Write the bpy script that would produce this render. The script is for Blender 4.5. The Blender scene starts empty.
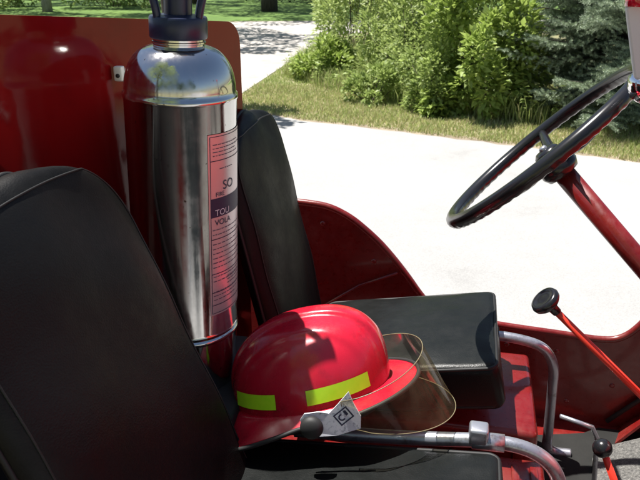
import bpy, bmesh, math, random
import numpy as np
from mathutils import Vector, Matrix, Euler
R = math.radians
random.seed(7); rng = np.random.default_rng(11)
S = bpy.context.scene
C = S.collection

# ------------------------------------------------------------------ camera, sky, sun, exposure
cam_d = bpy.data.cameras.new('camera'); cam = bpy.data.objects.new('camera', cam_d); C.objects.link(cam)
cam_d.sensor_width = 36; cam_d.lens = 39.375
cam_d.clip_start = 0.02; cam_d.clip_end = 2000
cam.location = (0, 0, 1.6); cam.rotation_euler = (R(90 - 22), 0, 0)
S.camera = cam
cam_d.dof.use_dof = True; cam_d.dof.focus_distance = 1.2; cam_d.dof.aperture_fstop = 18
SUN_EL, SUN_AZ = 71, 143          # azimuth measured from +X counter-clockwise: where the sun stands
W = bpy.data.worlds.new('World'); S.world = W; W.use_nodes = True
nt = W.node_tree; nt.nodes.clear()
sky = nt.nodes.new('ShaderNodeTexSky'); sky.sky_type = 'NISHITA'; sky.sun_disc = False
sky.sun_elevation = R(SUN_EL); sky.sun_rotation = R(90 - SUN_AZ)
bg = nt.nodes.new('ShaderNodeBackground'); bg.inputs[1].default_value = 0.055
wo = nt.nodes.new('ShaderNodeOutputWorld')
nt.links.new(sky.outputs[0], bg.inputs[0]); nt.links.new(bg.outputs[0], wo.inputs[0])
sd = bpy.data.lights.new('sun', 'SUN'); sun = bpy.data.objects.new('sun', sd); C.objects.link(sun)
sd.energy = 5.0; sd.angle = R(0.5); sd.color = (1, .965, .91)
sv = Vector((math.cos(R(SUN_EL)) * math.cos(R(SUN_AZ)), math.cos(R(SUN_EL)) * math.sin(R(SUN_AZ)), math.sin(R(SUN_EL))))
sun.rotation_euler = sv.to_track_quat('Z', 'Y').to_euler(); sun.location = sv * 30
S.view_settings.view_transform = 'Standard'; S.view_settings.look = 'None'
S.view_settings.gamma = 1; S.view_settings.use_curve_mapping = False
S.view_settings.exposure = 0.96

# ------------------------------------------------------------------ materials
def mat(name, col, rough=.5, metal=0, **k):
    m = bpy.data.materials.new(name); m.use_nodes = True
    b = m.node_tree.nodes['Principled BSDF']
    b.inputs['Base Color'].default_value = (*col, 1)
    b.inputs['Roughness'].default_value = rough; b.inputs['Metallic'].default_value = metal
    for n, v in k.items():
        b.inputs[n.replace('_', ' ')].default_value = v
    return m
def nd(m, t, **k):
    n = m.node_tree.nodes.new(t)
    for a, v in k.items(): setattr(n, a, v)
    return n
def lk(m, a, b): m.node_tree.links.new(a, b)
def coords(m, scale=(1, 1, 1), kind='Object'):
    tc = nd(m, 'ShaderNodeTexCoord'); mp = nd(m, 'ShaderNodeMapping')
    mp.inputs['Scale'].default_value = scale
    lk(m, tc.outputs[kind], mp.inputs[0]); return mp.outputs[0]
def noise(m, vec, scale, detail=4, rough=.6):
    n = nd(m, 'ShaderNodeTexNoise'); n.inputs['Scale'].default_value = scale
    n.inputs['Detail'].default_value = detail; n.inputs['Roughness'].default_value = rough
    lk(m, vec, n.inputs['Vector']); return n.outputs['Fac']
def ramp(m, fac, stops):
    r = nd(m, 'ShaderNodeValToRGB'); el = r.color_ramp.elements
    while len(el) < len(stops): el.new(.5)
    for e, (p, c) in zip(el, stops):
        e.position = p; e.color = (*c, 1) if len(c) == 3 else c
    lk(m, fac, r.inputs[0]); return r.outputs[0]
def bsdf(m): return m.node_tree.nodes['Principled BSDF']
def bump(m, h, strength, dist=.01):
    b = nd(m, 'ShaderNodeBump'); b.inputs['Strength'].default_value = strength; b.inputs['Distance'].default_value = dist
    lk(m, h, b.inputs['Height']); lk(m, b.outputs[0], bsdf(m).inputs['Normal'])
def mixc(m, fac, a, b):
    x = nd(m, 'ShaderNodeMix', data_type='RGBA')
    if isinstance(fac, float): x.inputs[0].default_value = fac
    else: lk(m, fac, x.inputs[0])
    for i, v in ((6, a), (7, b)):
        if isinstance(v, tuple): x.inputs[i].default_value = (*v, 1)
        else: lk(m, v, x.inputs[i])
    return x.outputs[2]

def paint(name, col, dark, rough=.22, dirt=.35, coat=.4, spec=.5):
    m = mat(name, col, rough, 0, Coat_Weight=coat, Coat_Roughness=.08, Specular_IOR_Level=spec)
    v = coords(m)
    n = noise(m, v, 9, 8, .7)
    base = ramp(m, n, [(.30, dark), (.52, col), (1, col)])
    if dirt > .2:
        ch = ramp(m, noise(m, v, 38, 9, .8), [(.27, (1, 1, 1)), (.295, (0, 0, 0))])
        base = mixc(m, ch, base, (.05, .035, .03))
        du = ramp(m, noise(m, v, 4.5, 9, .75), [(.50, (0, 0, 0)), (.72, (.30,) * 3)])
        base = mixc(m, du, base, (.20, .13, .10))
    lk(m, base, bsdf(m).inputs['Base Color'])
    n2 = noise(m, v, 60, 5, .7)
    lk(m, ramp(m, n2, [(.35, (rough,) * 3), (.8, (rough + dirt,) * 3)]), bsdf(m).inputs['Roughness'])
    bump(m, noise(m, v, 14, 2), .08, .01)
    return m
M = {}
M['red'] = paint('jeep_red_paint', (.165, .007, .006), (.11, .006, .005))
M['panel'] = paint('tank_red_paint', (.20, .005, .006), (.16, .005, .006), .06, .08, .05, .2)
M['lever'] = mat('lever_red_paint', (.74, .05, .028), .32)
M['dash'] = mat('dashboard_sunlit_red', (.62, .025, .018), .3)  # body red brightened: sunlight put into the colour to redden the extinguisher's reflection
def vinyl(name, base, rough):
    m = mat(name, base, rough, 0, Specular_IOR_Level=.22)
    v = coords(m)
    lk(m, ramp(m, noise(m, v, 7, 7, .7), [(.25, tuple(c * .75 for c in base)), (.8, tuple(c * 1.5 for c in base))]), bsdf(m).inputs['Base Color'])
    lk(m, ramp(m, noise(m, v, 25, 6, .75), [(.3, (rough,) * 3), (.75, (rough + .18,) * 3)]), bsdf(m).inputs['Roughness'])
    vo = nd(m, 'ShaderNodeTexVoronoi'); vo.inputs['Scale'].default_value = 420; lk(m, v, vo.inputs['Vector'])
    ad = nd(m, 'ShaderNodeMath', operation='MULTIPLY_ADD')
    lk(m, noise(m, v, 11, 3), ad.inputs[0]); ad.inputs[1].default_value = 9; lk(m, vo.outputs['Distance'], ad.inputs[2])
    bump(m, ad.outputs[0], .14, .0014)
    return m
M['vinyl'] = vinyl('black_vinyl', (.003, .0029, .0028), .44)
M['seatvinyl'] = vinyl('cushion_vinyl', (.007, .008, .0076), .32)
M['piping'] = mat('black_piping', (.005, .005, .005), .6)
M['black'] = mat('black_plastic', (.012, .012, .014), .22)
M['rubber'] = mat('black_rubber', (.02, .02, .02), .6)
M['navy'] = mat('navy_plastic', (.012, .018, .05), .35)
M['chrome'] = mat('chrome', (.8, .8, .82), .08, 1)
def steel():
    m = mat('polished_steel', (.60, .59, .58), .09, 1)
    v = coords(m, (1, 1, .03))
    a = noise(m, v, 70, 5, .7); b = noise(m, coords(m), 16, 9, .8)
    mu = nd(m, 'ShaderNodeMath', operation='MULTIPLY'); lk(m, a, mu.inputs[0]); lk(m, b, mu.inputs[1])
    lk(m, ramp(m, mu.outputs[0], [(.16, (.06,) * 3), (.38, (.26,) * 3)]), bsdf(m).inputs['Roughness'])
    v2 = coords(m)
    sp = noise(m, v2, 140, 3, .5)
    lk(m, ramp(m, sp, [(.26, (.18, .13, .10)), (.30, (.60, .59, .58))]), bsdf(m).inputs['Base Color'])
    bump(m, noise(m, v2, 7, 2), .03, .01)
    return m
M['steel'] = steel()
def tube_metal():
    m = mat('grey_painted_tube', (.42, .43, .48), .33, .75)
    v = coords(m)
    lk(m, ramp(m, noise(m, v, 45, 8, .75), [(.32, (.22, .2, .2)), (.48, (.46, .47, .52)), (1, (.55, .56, .6))]), bsdf(m).inputs['Base Color'])
    bump(m, noise(m, v, 90, 4), .15, .002)
    return m
M['tube'] = tube_metal()
def mat_floor():
    m = mat('grey_floor_mat', (.13, .13, .12), .85)
    v = coords(m)
    lk(m, ramp(m, noise(m, v, 170, 6, .9), [(.36, (.03, .03, .03)), (.5, (.11, .107, .10)), (.66, (.27, .26, .24))]), bsdf(m).inputs['Base Color'])
    bump(m, noise(m, v, 260, 3, .8), .8, .004)
    return m
M['mat'] = mat_floor()
M['darkmat'] = vinyl('shaded_floor_dark', (.018, .018, .017), .75)  # shaded left part of the floor, its shade put into the colour
def helmet_red():
    m = mat('helmet_red', (.52, .010, .030), .2, 0, Coat_Weight=.35, Coat_Roughness=.07)
    v = coords(m)
    lk(m, ramp(m, noise(m, v, 22, 8, .7), [(.3, (.34, .008, .02)), (.46, (.52, .010, .030)), (1, (.56, .012, .034))]), bsdf(m).inputs['Base Color'])
    lk(m, ramp(m, noise(m, v, 50, 6, .8), [(.35, (.16,) * 3), (.8, (.42,) * 3)]), bsdf(m).inputs['Roughness'])
    return m
M['helmet'] = helmet_red()
M['tape'] = mat('lime_reflective_tape', (.50, .85, .02), .4)
def tape():
    m = M['tape']; v = coords(m)
    lk(m, ramp(m, noise(m, v, 90, 4), [(.3, (.50, .95, .02)), (.7, (.60, 1.0, .03))]), bsdf(m).inputs['Base Color'])
tape()
def white_plate():
    m = mat('white_bracket', (.75, .76, .8), .4)
    v = coords(m)
    lk(m, ramp(m, noise(m, v, 110, 5, .8), [(.34, (.25, .27, .33)), (.46, (.66, .68, .74)), (1, (.82, .82, .85))]), bsdf(m).inputs['Base Color'])
    return m
M['white'] = white_plate()
def glass():
    m = bpy.data.materials.new('amber_visor'); m.use_nodes = True
    t = m.node_tree; t.nodes.clear()
    o = t.nodes.new('ShaderNodeOutputMaterial'); mx = t.nodes.new('ShaderNodeMixShader')
    tr = t.nodes.new('ShaderNodeBsdfTransparent'); gl = t.nodes.new('ShaderNodeBsdfGlossy'); fr = t.nodes.new('ShaderNodeFresnel')
    tr.inputs[0].default_value = (.94, .89, .76, 1); gl.inputs['Roughness'].default_value = .10; fr.inputs[0].default_value = 1.32
    df = t.nodes.new('ShaderNodeBsdfDiffuse'); df.inputs[0].default_value = (.5, .42, .25, 1)
    m2 = t.nodes.new('ShaderNodeMixShader')
    tc = t.nodes.new('ShaderNodeTexCoord'); n = t.nodes.new('ShaderNodeTexNoise'); n.inputs['Scale'].default_value = 30; n.inputs['Detail'].default_value = 8
    r = t.nodes.new('ShaderNodeMapRange'); r.inputs[1].default_value = .3; r.inputs[2].default_value = .8; r.inputs[3].default_value = .02; r.inputs[4].default_value = .11
    t.links.new(tc.outputs['Object'], n.inputs[0]); t.links.new(n.outputs[0], r.inputs[0]); t.links.new(r.outputs[0], m2.inputs[0])
    t.links.new(tr.outputs[0], m2.inputs[1]); t.links.new(df.outputs[0], m2.inputs[2])
    hf = t.nodes.new('ShaderNodeMath'); hf.operation = 'MULTIPLY'; hf.inputs[1].default_value = .55; t.links.new(fr.outputs[0], hf.inputs[0]); t.links.new(hf.outputs[0], mx.inputs[0]); t.links.new(m2.outputs[0], mx.inputs[1]); t.links.new(gl.outputs[0], mx.inputs[2])
    t.links.new(mx.outputs[0], o.inputs[0]); return m
M['visor'] = glass()
M['amberedge'] = mat('visor_edge', (.20, .17, .10), .35)
M['foil'] = mat('foil_label', (.62, .57, .57), .32, .55)
M['ink'] = mat('label_ink', (.02, .02, .06), .5)
M['inkfaint'] = mat('label_ink_faint', (.12, .10, .14), .5)
M['lens'] = mat('red_lamp_lens', (.5, .01, .03), .1, 0, Coat_Weight=1)
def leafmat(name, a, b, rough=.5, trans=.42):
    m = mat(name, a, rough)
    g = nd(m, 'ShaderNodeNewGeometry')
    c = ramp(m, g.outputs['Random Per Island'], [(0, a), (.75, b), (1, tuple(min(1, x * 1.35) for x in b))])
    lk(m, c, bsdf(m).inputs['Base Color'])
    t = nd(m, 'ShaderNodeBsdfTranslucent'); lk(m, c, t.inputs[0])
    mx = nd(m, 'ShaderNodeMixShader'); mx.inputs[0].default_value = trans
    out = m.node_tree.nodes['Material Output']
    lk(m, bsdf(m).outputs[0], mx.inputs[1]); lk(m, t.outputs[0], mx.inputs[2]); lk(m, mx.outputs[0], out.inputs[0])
    return m
M['leaf_bright'] = leafmat('leaf_bright', (.18, .26, .05), (.38, .48, .12))
M['leaf_mid'] = leafmat('leaf_mid', (.18, .25, .06), (.36, .45, .14))
M['leaf_grey'] = leafmat('leaf_grey_green', (.20, .28, .07), (.40, .48, .16))
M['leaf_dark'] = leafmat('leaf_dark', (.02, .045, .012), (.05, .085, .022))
M['needle'] = leafmat('spruce_needle', (.15, .21, .14), (.42, .50, .34), .5, .12)
M['straw'] = leafmat('dry_grass', (.36, .34, .15), (.58, .53, .30))
M['blade'] = leafmat('green_grass', (.24, .32, .08), (.42, .48, .18))
def bark(name, a, b):
    m = mat(name, a, .9); v = coords(m, (1, 1, .25))
    n = noise(m, v, 18, 7, .7)
    lk(m, ramp(m, n, [(.35, a), (.7, b)]), bsdf(m).inputs['Base Color']); bump(m, n, .8, .03); return m
M['bark'] = bark('dark_bark', (.035, .028, .02), (.11, .09, .07))
M['bark_pale'] = bark('pale_bark', (.22, .20, .16), (.42, .39, .33))
def ground_mat(name, stops, sc, fine):
    m = mat(name, (.3, .3, .3), .95)
    v = coords(m)
    a = ramp(m, noise(m, v, sc, 8, .7), stops)
    f = noise(m, v, fine, 5, .8)
    g = ramp(m, f, [(.3, (.72,) * 3), (.7, (1.1,) * 3)])
    x = nd(m, 'ShaderNodeMix', data_type='RGBA', blend_type='MULTIPLY'); x.inputs[0].default_value = 1
    lk(m, a, x.inputs[6]); lk(m, g, x.inputs[7]); lk(m, x.outputs[2], bsdf(m).inputs['Base Color'])
    bump(m, f, .5, .01); return m
M['ground'] = ground_mat('grass_ground', [(.3, (.14, .15, .06)), (.5, (.26, .25, .12)), (.66, (.42, .36, .24))], 1.6, 40)
M['lawn'] = ground_mat('lawn', [(.3, (.06, .12, .02)), (.6, (.13, .22, .04))], 1.2, 40)
M['road'] = ground_mat('pale_concrete', [(.28, (.27, .265, .255)), (.42, (.37, .365, .355)), (.7, (.43, .425, .415))], .55, 130)
M['drive'] = ground_mat('pale_gravel', [(.3, (.34, .31, .28)), (.6, (.50, .47, .44))], 2.0, 60)
M['dirt'] = ground_mat('road_edge_dirt', [(.3, (.16, .12, .08)), (.6, (.34, .28, .20))], 3, 50)

# ------------------------------------------------------------------ mesh helpers
def tag(o, label=None, cat=None, group=None, kind=None):
    if label: o['label'] = label
    if cat: o['category'] = cat
    if group: o['group'] = group
    if kind: o['kind'] = kind
    return o
def empty(name, loc=(0, 0, 0), rot=(0, 0, 0)):
    o = bpy.data.objects.new(name, None); C.objects.link(o); o.location = loc; o.rotation_euler = rot
    o.empty_display_size = .1; return o
def link(name, me, m, parent=None, smooth=True):
    if m and not me.materials: me.materials.append(m)
    if smooth: me.polygons.foreach_set('use_smooth', [True] * len(me.polygons))
    o = bpy.data.objects.new(name, me); C.objects.link(o)
    if parent: o.parent = parent
    return o
def build(name, bm, m, parent=None, smooth=True):
    bmesh.ops.recalc_face_normals(bm, faces=bm.faces)
    me = bpy.data.meshes.new(name); bm.to_mesh(me); bm.free()
    o = link(name, me, m, parent, smooth)
    return o
def mod(o, kind, **k):
    x = o.modifiers.new(kind.lower(), kind)
    for a, v in k.items(): setattr(x, a, v)
    return x
def sharp(o, ang=35):
    me = o.data
    me.set_sharp_from_angle(angle=R(ang))
def box(bm, x0, x1, y0, y1, z0, z1, mtx=None):
    vs = [bm.verts.new((x, y, z)) for x in (x0, x1) for y in (y0, y1) for z in (z0, z1)]
    for f in ((0, 1, 3, 2), (4, 6, 7, 5), (0, 4, 5, 1), (2, 3, 7, 6), (0, 2, 6, 4), (1, 5, 7, 3)):
        bm.faces.new([vs[i] for i in f])
    if mtx:
        for v in vs: v.co = mtx @ v.co
    return vs
def smoothpath(pts, n=8):
    P = [Vector(p) for p in pts]; out = []
    for i in range(len(P) - 1):
        p0 = P[max(i - 1, 0)]; p1 = P[i]; p2 = P[i + 1]; p3 = P[min(i + 2, len(P) - 1)]
        for k in range(n):
            t = k / n
            out.append(.5 * ((2 * p1) + (-p0 + p2) * t + (2 * p0 - 5 * p1 + 4 * p2 - p3) * t * t + (-p0 + 3 * p1 - 3 * p2 + p3) * t ** 3))
    out.append(P[-1]); return out
def tube(bm, pts, r, seg=12, closed=False, cap=True):
    P = [Vector(p) for p in pts]; n = len(P); rings = []
    rr = r if hasattr(r, '__len__') else [r] * n
    up = None
    for i in range(n):
        a = P[(i - 1) % n] if (closed or i > 0) else P[i]; b = P[(i + 1) % n] if (closed or i < n - 1) else P[i]
        t = (b - a).normalized()
        if up is None: up = t.orthogonal().normalized()
        up = (up - t * up.dot(t)).normalized(); s = t.cross(up)
        rings.append([bm.verts.new(P[i] + (up * math.cos(2 * math.pi * k / seg) + s * math.sin(2 * math.pi * k / seg)) * rr[i]) for k in range(seg)])
    m_ = n if closed else n - 1
    for i in range(m_):
        A, B = rings[i], rings[(i + 1) % n]
        off = 0
        if closed and i == n - 1:
            off = min(range(seg), key=lambda o: (A[0].co - B[o].co).length)
        for k in range(seg):
            bm.faces.new((A[k], A[(k + 1) % seg], B[(k + 1 + off) % seg], B[(k + off) % seg]))
    if cap and not closed:
        bm.faces.new(rings[0]); bm.faces.new(rings[-1][::-1])
def lathe(bm, prof, seg=64, mtx=None):
    rings = []; vs = []
    for r, z in prof:
        if r < 1e-5: v = bm.verts.new((0, 0, z)); rings.append([v]); vs.append(v)
        else:
            ring = [bm.verts.new((r * math.cos(2 * math.pi * k / seg), r * math.sin(2 * math.pi * k / seg), z)) for k in range(seg)]
            rings.append(ring); vs += ring
    for A, B in zip(rings, rings[1:]):
        for k in range(seg):
            j = (k + 1) % seg
            if len(A) == 1 and len(B) == 1: continue
            if len(A) == 1: bm.faces.new((A[0], B[k], B[j]))
            elif len(B) == 1: bm.faces.new((A[k], A[j], B[0]))
            else: bm.faces.new((A[k], A[j], B[j], B[k]))
    if mtx:
        for v in vs: v.co = mtx @ v.co
def extrude_outline(bm, pts, d):
    """pts: closed outline (list of Vector); d: Vector thickness"""
    A = [bm.verts.new(p) for p in pts]; B = [bm.verts.new(Vector(p) + d) for p in pts]
    n = len(A)
    bm.faces.new(A); bm.faces.new(B[::-1])
    for i in range(n): bm.faces.new((A[i], B[i], B[(i + 1) % n], A[(i + 1) % n]))
def rounded(bm, x0, x1, y0, y1, z0, z1, bev, seg=5, mtx=None):
    b2 = bmesh.new(); box(b2, x0, x1, y0, y1, z0, z1)
    bmesh.ops.bevel(b2, geom=b2.edges[:], offset=bev, segments=seg, profile=.5, affect='EDGES')
    if mtx: bmesh.ops.transform(b2, matrix=mtx, verts=b2.verts)
    me = bpy.data.meshes.new('t'); b2.to_mesh(me); b2.free(); bm.from_mesh(me); bpy.data.meshes.remove(me)
def sheet(name, pts, z, m, parent=None):
    bm = bmesh.new(); bm.faces.new([bm.verts.new((x, y, z)) for x, y in pts])
    bmesh.ops.triangulate(bm, faces=bm.faces)
    for f in bm.faces:
        if f.normal.z < 0: f.normal_flip()
    o = build(name, bm, m, parent, False)
    return o

# ------------------------------------------------------------------ the setting
far_edge = [(-60, 38), (-20, 17.5), (-8, 11.2), (-3.5, 9.0), (-.89, 7.8), (-.21, 7.28), (.45, 6.95), (1.06, 6.6), (1.97, 6.11), (2.66, 5.62), (5, 3.9), (12, -2), (60, -45)]
near_edge = [(60, -90), (14, -22), (3.5, -12), (.25, -6), (-.1, -.6), (-4, 1.3), (-20, 7), (-60, 24)]
g = sheet('ground', [(-700, -700), (700, -700), (700, 700), (-700, 700)], 0, M['ground']); tag(g, kind='structure')
jit = []
for (a, b) in zip(far_edge, far_edge[1:]):
    n = max(2, int(math.dist(a, b) / .12)) if -4 < a[0] < 5 else 2
    for k in range(n):
        t = k / n
        w = random.gauss(0, .018) if n > 2 else 0
        jit.append((a[0] + (b[0] - a[0]) * t, a[1] + (b[1] - a[1]) * t + w))
jit.append(far_edge[-1])
rd = sheet('road', jit + near_edge, .012, M['road']); tag(rd, kind='structure')
edge = sheet('road_verge_dirt', [(x, y + .16 + random.gauss(0, .03)) for x, y in jit if -1.2 < x < 9] + [(x, y - .05) for x, y in reversed([q for q in jit if -1.2 < q[0] < 9])], .006, M['dirt']); tag(edge, kind='structure')
dr_pts = [(-1.05, 7.75), (-1.0, 8.8), (-.73, 10.4), (-.35, 12.7), (.33, 16.1), (2, 17.5), (6, 18.4), (12, 18.8), (12, 21.0), (6, 20.6), (.4, 19.7), (-2.1, 19.5), (-5, 17.2), (-7, 13.5), (-9, 11.6), (-9, 11.0), (-3.5, 8.7)]
dr = sheet('driveway', dr_pts, .008, M['drive']); tag(dr, kind='structure')
lw = sheet('lawn', [(-60, 22.0), (-2.2, 19.7), (.4, 19.85), (6, 20.8), (60, 30), (60, 90), (-60, 90)], .004, M['lawn']); tag(lw, kind='structure')

crack = mat('crack_filler', (.36, .35, .33), .9)
def road_line(name, pts, w):
    P = smoothpath([(x, y, .016) for x, y in pts], 14); bm = bmesh.new(); A = []
    for i, p in enumerate(P):
        q = P[min(i + 1, len(P) - 1)] - P[max(i - 1, 0)]; n = Vector((-q.y, q.x, 0)).normalized()
        p = p + n * random.gauss(0, w * .35); ww = w * random.uniform(.3, 1.2)
        A.append((bm.verts.new(p + n * ww), bm.verts.new(p - n * ww)))
    for a, b in zip(A, A[1:]): bm.faces.new((a[0], a[1], b[1], b[0]))
    tag(build(name, bm, crack, None, False), kind='structure')

# ------------------------------------------------------------------ foliage helpers
def quads_mesh(name, V, F, m, parent=None):
    me = bpy.data.meshes.new(name)
    nv, nf = len(V), len(F); k = F.shape[1]
    me.vertices.add(nv); me.vertices.foreach_set('co', V.astype(np.float32).ravel())
    me.loops.add(nf * k); me.loops.foreach_set('vertex_index', F.astype(np.int32).ravel())
    me.polygons.add(nf); me.polygons.foreach_set('loop_start', np.arange(0, nf * k, k, dtype=np.int32))
    me.polygons.foreach_set('loop_total', np.full(nf, k, dtype=np.int32))
    me.update(calc_edges=True); me.validate()
    return link(name, me, m, parent, False)
def unit(a): return a / (np.linalg.norm(a, axis=1, keepdims=True) + 1e-9)
def leaves(P, D, size, width=.5, droop=.25):
    """P positions, D directions of growth: a folded pointed leaf of two quads each"""
    n = len(P); D = unit(D)
    up = np.tile([0, 0, 1.], (n, 1)) + rng.normal(0, .45, (n, 3)); Sd = unit(np.cross(D, up)); N = unit(np.cross(Sd, D))
    L = size * rng.uniform(.6, 1.25, (n, 1)); w = L * width * .5
    a = P; t = P + D * L - N * L * droop; m1 = P + D * L * .45 - N * w * .15
    l = P + D * L * .42 + Sd * w + N * w * .25; r = P + D * L * .42 - Sd * w + N * w * .25
    V = np.stack([a, l, t, m1, r], 1).reshape(-1, 3)
    b = np.arange(n)[:, None] * 5
    F = np.concatenate([b + [0, 3, 2, 1], b + [0, 4, 2, 3]])
    return V, F
def blob_points(n, cx, cy, rx, ry, h, z0=0, clumps=26, spread=.16):
    """clumpy crown: returns points and outward directions"""
    cp = []
    while len(cp) < clumps:
        q = rng.uniform(-1, 1, 3); q[2] = rng.uniform(0, 1)
        rr = math.hypot(q[0], q[1]) ** 2 + q[2] ** 2.2
        if .25 < rr < 1: cp.append(q)
    cp = np.array(cp); cs = rng.uniform(.5, 1.35, clumps)
    pick = rng.choice(clumps, n, p=cs / cs.sum())
    off = rng.normal(0, 1, (n, 3)); off = off / np.linalg.norm(off, axis=1, keepdims=True) * rng.uniform(.35, 1, (n, 1)) ** .6
    Q = cp[pick] * [rx, ry, h] + off * (spread * cs[pick])[:, None] * [rx * 1.3, ry * 1.3, h]
    D = off + cp[pick] * .6 + [0, 0, .15] + rng.normal(0, .35, (n, 3))
    Q[:, 2] = np.abs(Q[:, 2])
    return Q + [cx, cy, z0], D, cp * [rx, ry, h] + [cx, cy, z0]
def shrub(name, label, cx, cy, rx, ry, h, n, leaf, m, group=None, clumps=26, width=.5, cat='shrub', spread=.16):
    root = empty(name, (cx, cy, 0))
    P, D, cp = blob_points(n, 0, 0, rx, ry, h, 0, clumps, spread)
    V, F = leaves(P, D, leaf, width)
    quads_mesh('foliage', V, F, m, root)
    bm = bmesh.new()
    for q in cp[:18]:
        b = Vector((q[0] * .25, q[1] * .25, 0)); e = Vector(q)
        mid = b.lerp(e, .5) + Vector((random.gauss(0, .03), random.gauss(0, .03), .05))
        tube(bm, [b, mid, e], [.009, .006, .003], 5)
    build('stem', bm, M['bark'], root)
    tag(root, label, cat, group)
    return root

# deciduous shrubs along the verge
SG = 'shrubs along the verge'
shrub('leafy_shrub', 'bright yellow-green leafy shrub at the verge just left of the spruce', 1.75, 7.75, .62, .6, 1.5, 9000, .085, M['leaf_bright'], SG, 34, .62, spread=.20)
shrub('leafy_shrub', 'fine-leaved grey-green shrub in the middle of the verge hedge', 1.25, 9.1, .75, .8, 2.0, 9000, .065, M['leaf_grey'], SG, 34, .4, spread=.20)
shrub('leafy_shrub', 'tall mid-green shrub right of the driveway mouth', .75, 10.6, .75, .9, 2.3, 9500, .07, M['leaf_grey'], SG, 34, .45, spread=.20)
shrub('leafy_shrub', 'low mid-green shrub in front of the hedge at the dark gap', 1.25, 7.75, .38, .3, .75, 2600, .06, M['leaf_mid'], SG, 16, .5, spread=.22)
shrub('leafy_shrub', 'big dark-shaded shrub at the back of the hedge', 1.9, 10.2, .95, .9, 2.6, 9500, .08, M['leaf_mid'], SG, 34, .5, spread=.20)
shrub('leafy_shrub', 'rounded shrub by the driveway edge below the lawn', .62, 13.2, .75, .9, 1.9, 6000, .08, M['leaf_mid'], SG, 26, .5, spread=.22)
shrub('leafy_shrub', 'low leafy shrub spilling toward the driveway corner', .1, 9.9, .42, .42, .55, 2800, .075, M['leaf_bright'], SG, 16, .55, spread=.25)
shrub('leafy_shrub', 'small weedy bush at the foot of the hedge facing the road', .62, 8.3, .32, .26, .42, 1700, .06, M['leaf_mid'], SG, 12, .5, spread=.25)
shrub('leafy_shrub', 'small dark bush at the right end beneath the spruce', 3.25, 6.05, .35, .22, .42, 2600, .045, M['leaf_grey'], SG, 14, .4, spread=.25)
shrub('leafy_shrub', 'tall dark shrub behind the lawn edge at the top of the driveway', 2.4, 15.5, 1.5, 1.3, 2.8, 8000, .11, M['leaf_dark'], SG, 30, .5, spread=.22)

# the spruce
def spruce(cx, cy, rad, h):
    root = empty('spruce_tree', (cx, cy, 0))
    bm = bmesh.new(); tube(bm, [(0, 0, 0), (0, 0, h * .5), (0, 0, h)], [.11, .07, .01], 10)
    NP, ND, NS = [], [], []
    z = .24
    while z < h * .96:
        near = z < 1.9
        nb = 11 if near else 7
        R0 = rad * (1 - z / h) ** .85
        a0 = random.random() * 6.28
        for i in range(nb):
            zj = random.uniform(-.07, .07)
            a = a0 + i * 2 * math.pi / nb + random.gauss(0, .15)
            L = R0 * random.uniform(.82, 1.1)
            o = np.array([math.cos(a), math.sin(a), 0]); s = np.array([-math.sin(a), math.cos(a), 0])
            zb = z + zj
            def pt(t): return o * L * t + np.array([0, 0, zb - .22 * L * t + .26 * L * t * t])
            tube(bm, [pt(0), pt(.5), pt(1)], [.016, .01, .004], 5)
            k = int((40 if near else 10) * L / rad) + 4
            for j in range(k):
                t = .22 + .78 * j / k
                for sd in (-1, 1):
                    tl = L * .28 * (1.15 - t) * random.uniform(.55, 1.3) + .05
                    d = o * .75 + s * sd * .8 + np.array([0, 0, random.uniform(-.30, .42)]); d /= np.linalg.norm(d)
                    p = pt(t)
                    m_ = int(tl / (.015 if near else .03)) + 3
                    tt = np.linspace(0, 1, m_)[:, None]
                    NP.append(p + d * tl * tt + np.array([0, 0, -.05 * tl]) * tt ** 2); ND.append(np.tile(d, (m_, 1))); NS.append(np.full(m_, 1. if near else 1.9))
        z += .13 if near else .28
    P = np.concatenate(NP); D = np.concatenate(ND); Sz = np.concatenate(NS)
    rep = 5
    P = np.repeat(P, rep, 0); D = np.repeat(D, rep, 0); Sz = np.repeat(Sz, rep)[:, None]
    n = len(P)
    q = rng.normal(0, 1, (n, 3)); q[:, 2] += .5; q -= D * (q * D).sum(1, keepdims=True); q = unit(q)
    nd_ = unit(q + D * .9); w = unit(np.cross(nd_, rng.normal(0, 1, (n, 3))))
    L = .029 * Sz * rng.uniform(.7, 1.2, (n, 1))
    V = np.stack([P + w * .0036 * Sz, P - w * .0036 * Sz, P + nd_ * L], 1).reshape(-1, 3)
    F = np.arange(n * 3).reshape(-1, 3)
    # needles of a twig share a tint: link each whorl by one quad strip is overkill, keep single needles
    quads_mesh('foliage', V, F, M['needle'], root)
    build('trunk', bm, M['bark'], root)
    tag(root, 'blue-green spruce with drooping layered boughs behind the steering wheel', 'tree')
spruce(3.3, 7.7, 1.65, 4.6)
spruce_n = 1

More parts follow.
